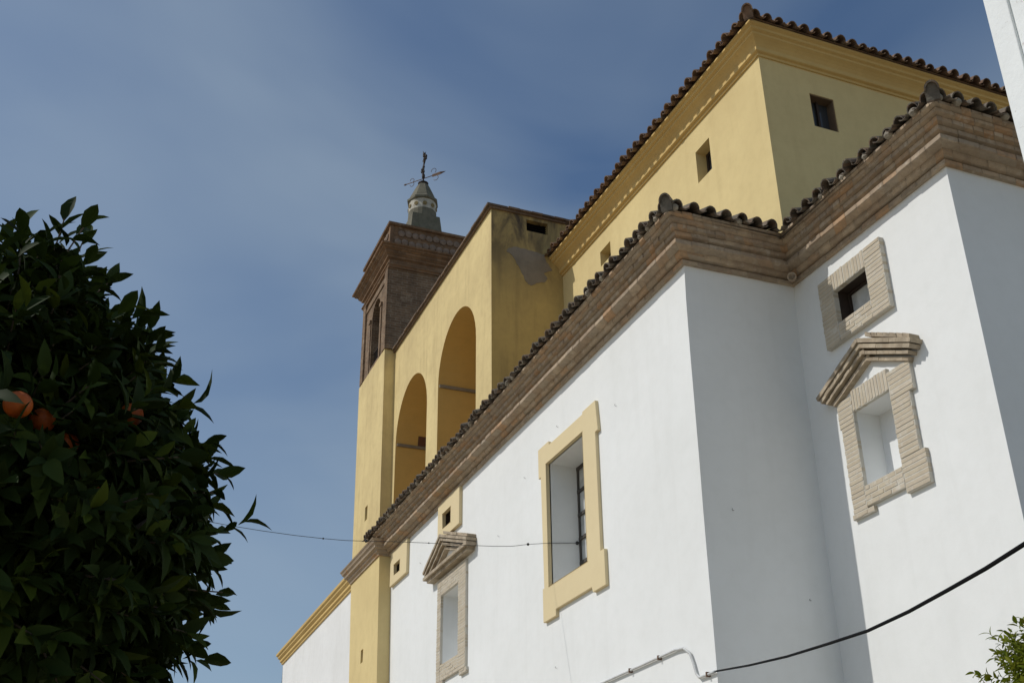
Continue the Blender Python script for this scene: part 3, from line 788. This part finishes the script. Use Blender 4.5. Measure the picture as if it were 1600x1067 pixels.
w.poly([(XS, 25.8, zt), (9.4, 25.8, zt), (9.4, 28.39, zt), (XS, 28.39, zt)])
w.build('tower_shaft', YELLOWS, tower)
for q, X in ((SLIT, XP), (S2, XS)):
    w = MB(); w.box((X + .25, q[0] - .03, q[2] - .03), (X + .28, q[1] + .03, q[3] + .03)); w.build('slit_window', DARK, tower)
w = MB()
PROF2 = [(0, 0), (.03, 0), (.04, .05), (.08, .08), (.09, .13), (.15, .16), (.16, .21), (.20, .25), (.22, .30), (.24, .32), (.25, .345), (0, .42)]
sweep(w, [(7.6, 27.50), (XP, 27.50), (XP, 24.93), (7.3, 24.93)], PROF2, 8.0 + Z, (True, True))
w.build('pilaster_cornice', CORN, tower)
# brick belfry
XB, YB, YB1 = 6.914, 25.75, 28.31
XB1 = XB + (YB1 - YB)
zb0, zb1 = 13.86 + Z, 16.36 + Z
BA = arch(26.97, .43, 15.50 + Z, 14.0 + Z, n=16, rz=.47)
w = MB()
w.fan(rect(YB, YB1, zb0, zb1), [BA], FX(XB))
for i in range(len(BA)):
    a, b = BA[i], BA[(i + 1) % len(BA)]; w.poly([(XB, *a), (XB, *b), (XB + .5, *b), (XB + .5, *a)])
w.poly([(XB, YB, zb0), (XB1, YB, zb0), (XB1, YB, zb1), (XB, YB, zb1)]); w.poly([(XB, YB1, zb0), (XB1, YB1, zb0), (XB1, YB1, zb1), (XB, YB1, zb1)][::-1])
w.poly([(XB1, YB, zb0), (XB1, YB1, zb0), (XB1, YB1, zb1), (XB1, YB, zb1)])
for s0, s1 in ((YB + .02, YB + .30), (YB1 - .30, YB1 - .02)):          # corner pilasters
    w.box((XB - .05, s0, zb0 + .02), (XB + .02, s1, zb1 - .05))
for s in (26.97 - .62, 26.97 + .49): w.box((XB - .03, s, zb0 + .02), (XB + .02, s + .13, 15.48 + Z)); w.box((XB - .055, s - .02, 15.485 + Z), (XB + .02, s + .15, 15.57 + Z))
w.box((XB - .03, YB + .31, 16.05 + Z), (XB + .02, YB1 - .31, 16.16 + Z))
belfry = w.build('belfry', BELF, tower)
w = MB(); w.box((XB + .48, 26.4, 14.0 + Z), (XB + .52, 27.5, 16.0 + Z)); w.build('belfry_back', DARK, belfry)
w = MB()
for k in range(9): w.box((XB + .10, 26.56 + k * .10, 14.0 + Z), (XB + .12, 26.575 + k * .10, 14.5 + Z))
w.box((XB + .09, 26.545, 14.5 + Z), (XB + .13, 27.395, 14.53 + Z)); w.build('railing', IRON, belfry)
w = MB()
CP1 = [(0, 0), (.05, 0), (.06, .05), (.09, .07), (.09, .10), (.03, .13), (.03, .26), (.09, .29), (.10, .33), (.17, .40), (.18, .45), (.26, .50), (.27, .54), (.32, .56), (.33, .60), (.04, .70)]
sq = [(XB1, YB1), (XB, YB1), (XB, YB), (XB1, YB), (XB1, YB1)]
def ring(mb, prof, z0):
    P = [(XB1, (YB + YB1) / 2), (XB1, YB1), (XB, YB1), (XB, YB), (XB1, YB), (XB1, (YB + YB1) / 2)]
    sweep(mb, P, prof, z0, (False, False))
ring(w, CP1, 16.33 + Z)
w.build('belfry_cornice', BELFC, tower)
zp0, zp1 = 17.0 + Z, 17.70 + Z
w = MB()
ring(w, [(.02, 0), (.02, .66)], zp0); ring(w, [(.02, .66), (.10, .68), (.10, .75), (-.2, .76)], zp0)
w.box((XB - .045, YB - .045, zp0), (XB + .06, YB + .06, zp0 + .655))
par = w.build('parapet', BELFC, tower)
BOSS = islandmat('boss_stone', [(.25, .175, .13), (.20, .145, .11), (.28, .205, .155)], dirt=(.07, .055, .045), dirt_amt=.7)
w = MB(); r_ = .095; ang = [2 * math.pi * k / 14 for k in range(14)]      # one round boss, facing -y
for r0, h0, r1, h1 in ((r_, -.01, r_, .03), (r_, .03, r_ * .55, .045), (r_ * .55, .045, .001, .06)):
    for k in range(14):
        w.poly([(r0 * math.cos(ang[k]), -h0, r0 * math.sin(ang[k])), (r0 * math.cos(ang[(k + 1) % 14]), -h0, r0 * math.sin(ang[(k + 1) % 14])),
                (r1 * math.cos(ang[(k + 1) % 14]), -h1, r1 * math.sin(ang[(k + 1) % 14])), (r1 * math.cos(ang[k]), -h1, r1 * math.sin(ang[k]))])
boss = w.build('boss', BOSS, None)
def place(src, loc, rot, parent, first):
    o = src if first else src.copy()
    if not first: C.objects.link(o)
    o.parent = parent; o.location = Vector(loc) - Vector(tower.location); o.rotation_euler = (0, 0, rot)
    if parent is not tower: o.location = Vector(loc); 
    return o
first = True
for i in range(12):
    for j in range(2):
        q = .18 + i * .20 + (.10 if j else 0)
        place(boss, (XB + q, YB - .018, zp0 + .18 + j * .28 + random.uniform(-.02, .02)), 0, par, first); first = False
        place(boss, (XB - .018, YB + q, zp0 + .18 + j * .28), -math.pi / 2, par, False)
# swept pyramid roof, lantern and cap
cx, cy = 8.17, 27.03
w = MB()
pr = [(1.36, 17.745), (1.0, 17.78), (.72, 17.86), (.54, 18.08), (.46, 18.4), (.41, 18.9)]
for (r0, z0), (r1, z1) in zip(pr, pr[1:]):
    for k in range(4):
        c_ = [(-1, -1), (1, -1), (1, 1), (-1, 1)]
        a, b = c_[k], c_[(k + 1) % 4]
        w.poly([(cx + a[0] * r0, cy + a[1] * r0, z0 + Z), (cx + b[0] * r0, cy + b[1] * r0, z0 + Z), (cx + b[0] * r1, cy + b[1] * r1, z1 + Z), (cx + a[0] * r1, cy + a[1] * r1, z1 + Z)])
w.build('swept_roof', LANT, tower)
w = MB()
w.lathe([(.44, 18.3 + Z), (.43, 18.8 + Z), (.42, 19.0 + Z), (.415, 19.02 + Z)], cx, cy, 20, mi=1)
w.lathe([(.415, 19.02 + Z), (.412, 19.16 + Z)], cx, cy, 20, mi=1); w.lathe([(.412, 19.16 + Z), (.405, 19.48 + Z)], cx, cy, 20, mi=0)
lan = w.build('lantern', [LIME, LANT], tower)
w = MB(); w.tube([(0, .02, 0), (0, -.03, 0)], .062, 12)
rd = w.build('roundel', islandmat('roundel_ochre', [(.24, .18, .08), (.24, .18, .08)], dirt=(.1, .08, .05)), None)
for k in range(10):
    a = 2 * math.pi * (k + .3) / 10
    place(rd, (cx + .40 * math.cos(a), cy + .40 * math.sin(a), 19.30 + Z), a + math.pi / 2, lan, k == 0)
w = MB()
w.lathe([(.40, 19.47 + Z), (.47, 19.50 + Z), (.475, 19.56 + Z), (.40, 19.64 + Z), (.37, 19.72 + Z), (.30, 19.88 + Z), (.23, 20.04 + Z), (.17, 20.16 + Z), (.125, 20.22 + Z)], cx, cy, 8)
w.build('cap', LANT, tower)
w = MB(); w.lathe([(.10, 20.20 + Z), (.15, 20.22 + Z), (.16, 20.26 + Z), (.10, 20.31 + Z), (.05, 20.34 + Z), (.02, 20.37 + Z), (.0, 20.37 + Z)], cx, cy, 16)
w.build('finial', IRON, tower)
# iron cross (seen nearly edge on) and wind arrow
w = MB(); zc = 20.34 + Z
w.tube([(cx, cy, zc), (cx + .01, cy, zc + 1.05)], .022, 8)
ca = R(118); cd = Vector((math.cos(ca), math.sin(ca), 0)) 
ca = math.atan2(cy, cx) + R(8); cd = Vector((math.cos(ca), math.sin(ca), 0))       # arms point almost along the line of sight
ctr = Vector((cx + .008, cy, zc + .64))
w.tube([ctr - cd * .36, ctr + cd * .36], .024, 8)
for s in (-1, 1): 
    e_ = ctr + cd * (.36 * s)
    for dz in (-.05, .05, 0): w.sphere(e_ + Vector((0, 0, dz)) + cd * (.04 * s * (dz == 0)), .04, 8, 6)
for dz in (1.0, .93): w.sphere((cx + .01, cy, zc + dz), .05, 8, 6)
for a in (-1, 1): w.tube([(cx + .01, cy, zc + 1.0), (cx + .045 * a + .01, cy + .0, zc + 1.10)], [.022, .008], 6)
for z_ in (.16, .22): w.sphere((cx, cy, zc + z_), .052, 8, 6)
for s in (-1, 1):
    for k in (.33, .5, .78): w.sphere(Vector((cx, cy, zc + k)) + cd * (.05 * s), .035, 8, 6)
w.build('cross', IRON, tower)
w = MB(); va = R(130); vd = -Vector((math.cos(va), math.sin(va), 0)); vz = zc + .10
vc = Vector((cx, cy, vz))
w.tube([vc - vd * .62, vc + vd * .66], .012, 6)
for s, L_ in ((-1, .10),):
    a = vc - vd * .70; w.tube([a, a + vd * .05, a + vd * .12], [.002, .03, .012], 6)
tb = [vc + vd * .30, vc + vd * .70]                       # tail vane
up = Vector((0, 0, 1)); th_ = vd.cross(up) * .006
q2 = [tb[0], tb[0] + up * .045 + vd * .02, tb[1] - vd * .12 + up * .05, tb[1] + vd * .08, tb[1] - vd * .12 - up * .05, tb[0] - up * .045 + vd * .02]
w.poly([p + th_ for p in q2]); w.poly([p - th_ for p in q2][::-1])
for i in range(6): w.poly([q2[i] + th_, q2[i] - th_, q2[(i + 1) % 6] - th_, q2[(i + 1) % 6] + th_])
def curl(c, r, a0, a1, sgn):
    w.tube([c + vd * (r * math.cos(a)) + up * (sgn * r * math.sin(a)) for a in [a0 + (a1 - a0) * k / 12 for k in range(13)]], .008, 6)
curl(vc + vd * .36 + up * .16, .085, R(-60), R(190), 1); curl(vc + vd * .44 - up * .12, .085, R(-150), R(90), 1)
curl(vc - vd * .40 + up * .07, .07, R(-90), R(180), 1); curl(vc - vd * .40 - up * .07, .07, R(-180), R(90), 1)
w.build('wind_arrow', RUST, tower)

# ------------------------------------------------------------------ annex beyond the tower
annex = empty('annex_building', (7.1, 32, 0), 'low white annex with an ochre cornice, beyond the tower pilaster', 'building')
w = MB(); XAn = 7.02
za0, za1 = 8.03 + Z, 7.64 + Z
tl = lambda y: (8.15 + Z) + (y - 28.6) / (37.25 - 28.6) * (7.995 - 8.15)
w.poly([(XAn, 27.4, 0), (XAn, 37.05, 0), (XAn, 37.13, 7.378 + Z), (XAn, 37.25, tl(37.25)), (XAn, 27.4, tl(27.4))][::-1])
w.poly([(XAn, 37.05, 0), (13, 37.05, 0), (13, 37.25, tl(37.25)), (XAn, 37.25, tl(37.25))])
w.poly([(XAn, 27.4, tl(27.4)), (XAn, 37.25, tl(37.25)), (13, 37.25, tl(37.25)), (13, 27.4, tl(27.4))])
w.build('wall', ANNEXW, annex)
w = MB()
AP = [(0, 0), (.04, .0), (.05, .06), (.09, .08), (.09, .15), (.15, .20), (.16, .26), (.20, .28), (.21, .34), (0, .42)]
sweep(w, [(12.5, 37.25), (XAn, 37.25), (XAn, 27.5)], AP, 0, (True, True), zs=[tl(37.25), tl(37.25), tl(27.5)])
w.build('cornice', MOULD, annex)

# ------------------------------------------------------------------ conduit and cables
w = MB()
cpts = [onx(*q, XN - .03) for q in ((870, 1098), (940, 1067), (1000, 1040), (1055, 1015), (1068, 1012), (1078, 1020), (1083, 1034), (1088, 1052), (1093, 1058), (1101, 1055), (1117, 1049))]
a0_ = Vector(cpts[0]); cpts = [(XN - .03, 16.2, 4.70)] + cpts
w.tube(cpts, .016, 10)
cond = w.build('conduit_pipe', PIPE); tag(cond, 'grey painted conduit pipe bent over the white nave wall', 'pipe')
for q in ((1030, 1027), (985, 1047), (1106, 1053)):
    p = Vector(onx(*q, XN - .03)); w = MB(); w.box((p.x - .024, p.y - .010, p.z - .027), (p.x + .03, p.y + .010, p.z + .027)); o_ = w.build('clip', RUST, cond)
e0 = Vector(onx(1119, 1048, XN - .02))
far = along(1640, 826, 5.2)
pl = []
for q in ((1119, 1048), (1170, 1039), (1230, 1025), (1295, 1005), (1356, 985), (1420, 955), (1480, 922), (1540, 888), (1600, 850), (1640, 826)):
    r_ = ray(*q)
    # point of this sight line on the vertical plane through both cable ends
    nx, ny = far.y - e0.y, -(far.x - e0.x); tt = (nx * e0.x + ny * e0.y) / (nx * r_[0] + ny * r_[1])
    pl.append(Vector((r_[0] * tt, r_[1] * tt, r_[2] * tt + EYE)))
dlast = (pl[-1] - pl[-2]).normalized()
pl.append(pl[-1] + dlast * 1.2)
w = MB(); w.tube(pl, .0105, 10); tag(w.build('power_cable', RUBBER), 'thick black cable sagging from the nave corner across the white chapel', 'cable')
E0 = Vector(ony(902, 848, 15.74)); S0 = Vector((-9.0, E0.y + .02, 0))
pl = []
for q in ((-520, 740), (-200, 764), (60, 786), (220, 802), (318, 813), (360, 821), (410, 829), (460, 836), (505, 841), (540, 844), (572, 845), (620, 846), (670, 848), (720, 851), (770, 853), (800, 853), (825, 850), (860, 848), (902, 848)):
    r_ = ray(*q); nx, ny = S0.y - E0.y, -(S0.x - E0.x); tt = (nx * E0.x + ny * E0.y) / (nx * r_[0] + ny * r_[1])
    pl.append(Vector((r_[0] * tt, r_[1] * tt, r_[2] * tt + EYE)))
w = MB(); w.tube(pl, .0042, 6)
sw = w.build('string_wire', CORD); tag(sw, 'thin knotted wire strung through the air to the tall window', 'wire')
for i, r_ in ((8, .014), (10, .024), (12, .012), (16, .022), (18, .03)):
    w = MB(); w.sphere(pl[i], r_, 8, 6); w.build('knot', CORD, sw)

# ------------------------------------------------------------------ white pillar at the right edge
w = MB()
px, py = 2.70, 2.185
hz = 7.0
w.box((px, py - .62, 0), (px + .5, py, hz))
w.box((px - .012, py - .20, 0), (px + .001, py - .105, hz)); w.box((px - .012, py - .62, 0), (px + .001, py - .222, hz))
w.box((px - .012, py - .092, 0), (px + .001, py - .0, hz))
m_, nt2, b2 = mat('flaking_white_paint', (.80, .82, .81), .75, .3)
p2 = pos(nt2)
cc = mix(nt2, ramp(nt2, noise(nt2, p2, 30, 5, .7), [(.62, bw(0)), (.68, bw(.55))]), (.80, .82, .81), (.42, .36, .33))
cc = mix(nt2, ramp(nt2, noise(nt2, p2, 5, 6, .65), [(.4, bw(0)), (.75, bw(.35))]), cc, (.58, .6, .6))
nt2.links.new(cc, b2.inputs['Base Color']); bump(nt2, b2, noise(nt2, p2, 18, 6, .7), .5, .006)
tag(w.build('pillar', m_, bevel=.004), 'white painted pillar with vertical grooves and flaking paint, close by', 'pillar')

# ------------------------------------------------------------------ trees
def leaf_mesh(P, D, Nn, S, Wd, droop):
    """P base, D direction, Nn face normal, S length, Wd width (arrays) -> vertices, faces"""
    n = len(P); Sd = np.cross(D, Nn)
    ts = [0, .22, .5, .78, 1.0]; ws = [.06, .72, 1.0, .62, .0]
    V = []; 
    for t_, w_ in zip(ts, ws):
        c = P + D * (S * t_)[:, None] - Nn * (droop * S * t_ * t_)[:, None]
        h_ = (Wd * w_ * .5)[:, None]
        if w_ == 0: V += [c]
        else: V += [c - Sd * h_ + Nn * (h_ * .45), c, c + Sd * h_ + Nn * (h_ * .45)]
    V = np.stack(V, 1)                                   # n x 13 x 3
    F = []
    for i in range(3):
        for k in range(2): F.append((i * 3 + k, i * 3 + k + 1, i * 3 + 4 + k, i * 3 + 3 + k))
    F += [(9, 10, 12), (10, 11, 12)]
    vs = V.reshape(-1, 3); fs = [tuple(b * 13 + i for i in f) for b in range(n) for f in F]
    return vs, fs
def norm(a): return a / np.linalg.norm(a, axis=1, keepdims=True)
def crown(name, parent, centre, rad, n_spray, per, size, m, inner, lumps, seed, zcut=-1.0, twig_len=.2, up=.25, pinch=0):
    g = np.random.default_rng(seed)
    u = norm(g.normal(size=(n_spray, 3)))
    lc = norm(g.normal(size=(lumps, 3))); la = g.uniform(-.10, .09, lumps); lw = g.uniform(.25, .55, lumps)
    def shape(u):
        s = np.ones(len(u))
        for c, a, w_ in zip(lc, la, lw): s += a * np.exp(-((1 - u @ c) / (w_ ** 2)))
        if pinch: s = s * (1 - pinch * np.clip(np.sin(2 * np.arcsin(np.clip(u[:, 2], 0, 1))), 0, 1) - .6 * pinch * np.clip(-u[:, 2] * 1.4 - .2, 0, 1))
        return s
    base = u * (shape(u) * g.uniform(.70, .93, n_spray))[:, None] * np.array(rad)
    dirs = norm(u + g.normal(scale=.45, size=u.shape) + np.array([0, 0, up]))
    long = g.uniform(size=n_spray) < .12
    P = []; D = []; Nn = []; S = []
    tw = MB()
    for i in range(n_spray):
        d = dirs[i]; L_ = twig_len * g.uniform(.6, 1.15) * (1.5 if long[i] else 1)
        side = np.cross(d, g.normal(size=3)); side /= np.linalg.norm(side); oth = np.cross(d, side)
        k = per + (2 if long[i] else 0)
        for j in range(k):
            a = j * 2.4 + g.uniform(-.4, .4); t_ = (j + .6) / k
            r_ = side * math.cos(a) + oth * math.sin(a)
            dl = d * (.35 + .75 * t_) + r_ * (1.05 - .6 * t_) + np.array([0, 0, -.18])
            P.append(base[i] + d * (L_ * t_)); D.append(dl); Nn.append(d * .8 - r_ * .5 + np.array([0, 0, .55]) + g.normal(scale=.25, size=3)); S.append(size * g.uniform(.7, 1.2))
        if i % 2 == 0:
            b0 = Vector(centre) + Vector(base[i] - u[i] * .12); e0 = Vector(centre) + Vector(base[i] + d * L_)
            tw.tube([b0, b0.lerp(e0, .55) + Vector((0, 0, .005)), e0], [.0045 * size / .08, .003 * size / .08, .0018 * size / .08], 5, cap=False)
    ni = inner
    uu = norm(g.normal(size=(ni, 3))); rr = g.uniform(.30, .80, ni) ** .8
    Pi = uu * (shape(uu) * rr)[:, None] * np.array(rad)
    P = np.concatenate([np.array(P), Pi]); D = np.concatenate([np.array(D), uu * .4 + g.normal(scale=.7, size=(ni, 3))])
    Nn = np.concatenate([np.array(Nn), g.normal(size=(ni, 3)) + np.array([0, 0, .8])]); S = np.concatenate([np.array(S), size * g.uniform(.8, 1.35, ni)])
    keep = P[:, 2] > zcut * rad[2]
    P, D, Nn, S = P[keep] + np.array(centre), norm(D[keep]), Nn[keep], S[keep]
    Nn = norm(Nn - D * np.sum(D * Nn, 1, keepdims=True))
    vs, fs = leaf_mesh(P, D, Nn, S, S * g.uniform(.32, .52, len(S)), g.uniform(.05, .6, len(S)))
    me = bpy.data.meshes.new(name); me.from_pydata(vs.tolist(), [], fs); me.materials.append(m)
    me.polygons.foreach_set('use_smooth', [True] * len(fs))
    o = bpy.data.objects.new(name, me); C.objects.link(o); o.parent = parent; o.location = -Vector(parent.location)
    tw.build('twigs', BARK, o if False else parent, merge=False)
    return o
cc_ = along(-62, 812, 3.05)
tree = empty('orange_tree', (cc_.x, cc_.y, 0), 'dark orange tree with glossy leaves and a few ripe fruit, close by', 'tree')
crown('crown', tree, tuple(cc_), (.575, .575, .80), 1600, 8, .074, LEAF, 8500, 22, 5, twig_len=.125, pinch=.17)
w = MB()
w.tube([(cc_.x + .02, cc_.y, 0), (cc_.x, cc_.y + .02, .5), (cc_.x - .01, cc_.y, 1.1), (cc_.x + .02, cc_.y, 1.6), (cc_.x, cc_.y, 2.2), (cc_.x, cc_.y, cc_.z + .3)], [.09, .075, .07, .06, .045, .015], 10)
for k in range(9):
    a = k * 2.4; z0 = 1.45 + k * .13
    w.tube([(cc_.x, cc_.y, z0), (cc_.x + .25 * math.cos(a), cc_.y + .25 * math.sin(a), z0 + .22), (cc_.x + .5 * math.cos(a), cc_.y + .5 * math.sin(a), z0 + .38)], [.028, .018, .006], 7)
w.build('trunk', BARK, tree)
def fruit(q, t_, r_):
    p = along(*q, t_); w = MB(); w.sphere(p, r_, 20, 14, sq=.95); w.build('orange', ORANGE, tree)
for q, t_, r_ in (((28, 632), 2.53, .029), ((66, 657), 2.68, .028), ((103, 694), 2.70, .028), ((205, 648), 2.80, .028), ((142, 754), 2.70, .028)):
    fruit(q, t_, r_)

bc = along(1722, 1140, 6.2)
bush = empty('citrus_tree', (bc.x, bc.y, 0), 'small sunlit green tree at the right edge before the chapel wall', 'tree')
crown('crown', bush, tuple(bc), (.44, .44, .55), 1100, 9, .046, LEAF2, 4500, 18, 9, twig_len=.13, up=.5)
w = MB(); w.tube([(bc.x, bc.y, 0), (bc.x + .02, bc.y, .9), (bc.x, bc.y, bc.z), (bc.x, bc.y, bc.z + .3)], [.06, .05, .035, .01], 8)
for k in range(6):
    a = k * 2.4; w.tube([(bc.x, bc.y, bc.z - .4 + k * .06), (bc.x + .3 * math.cos(a), bc.y + .3 * math.sin(a), bc.z - .1 + k * .06)], [.02, .006], 6)
w.build('trunk', BARK, bush)
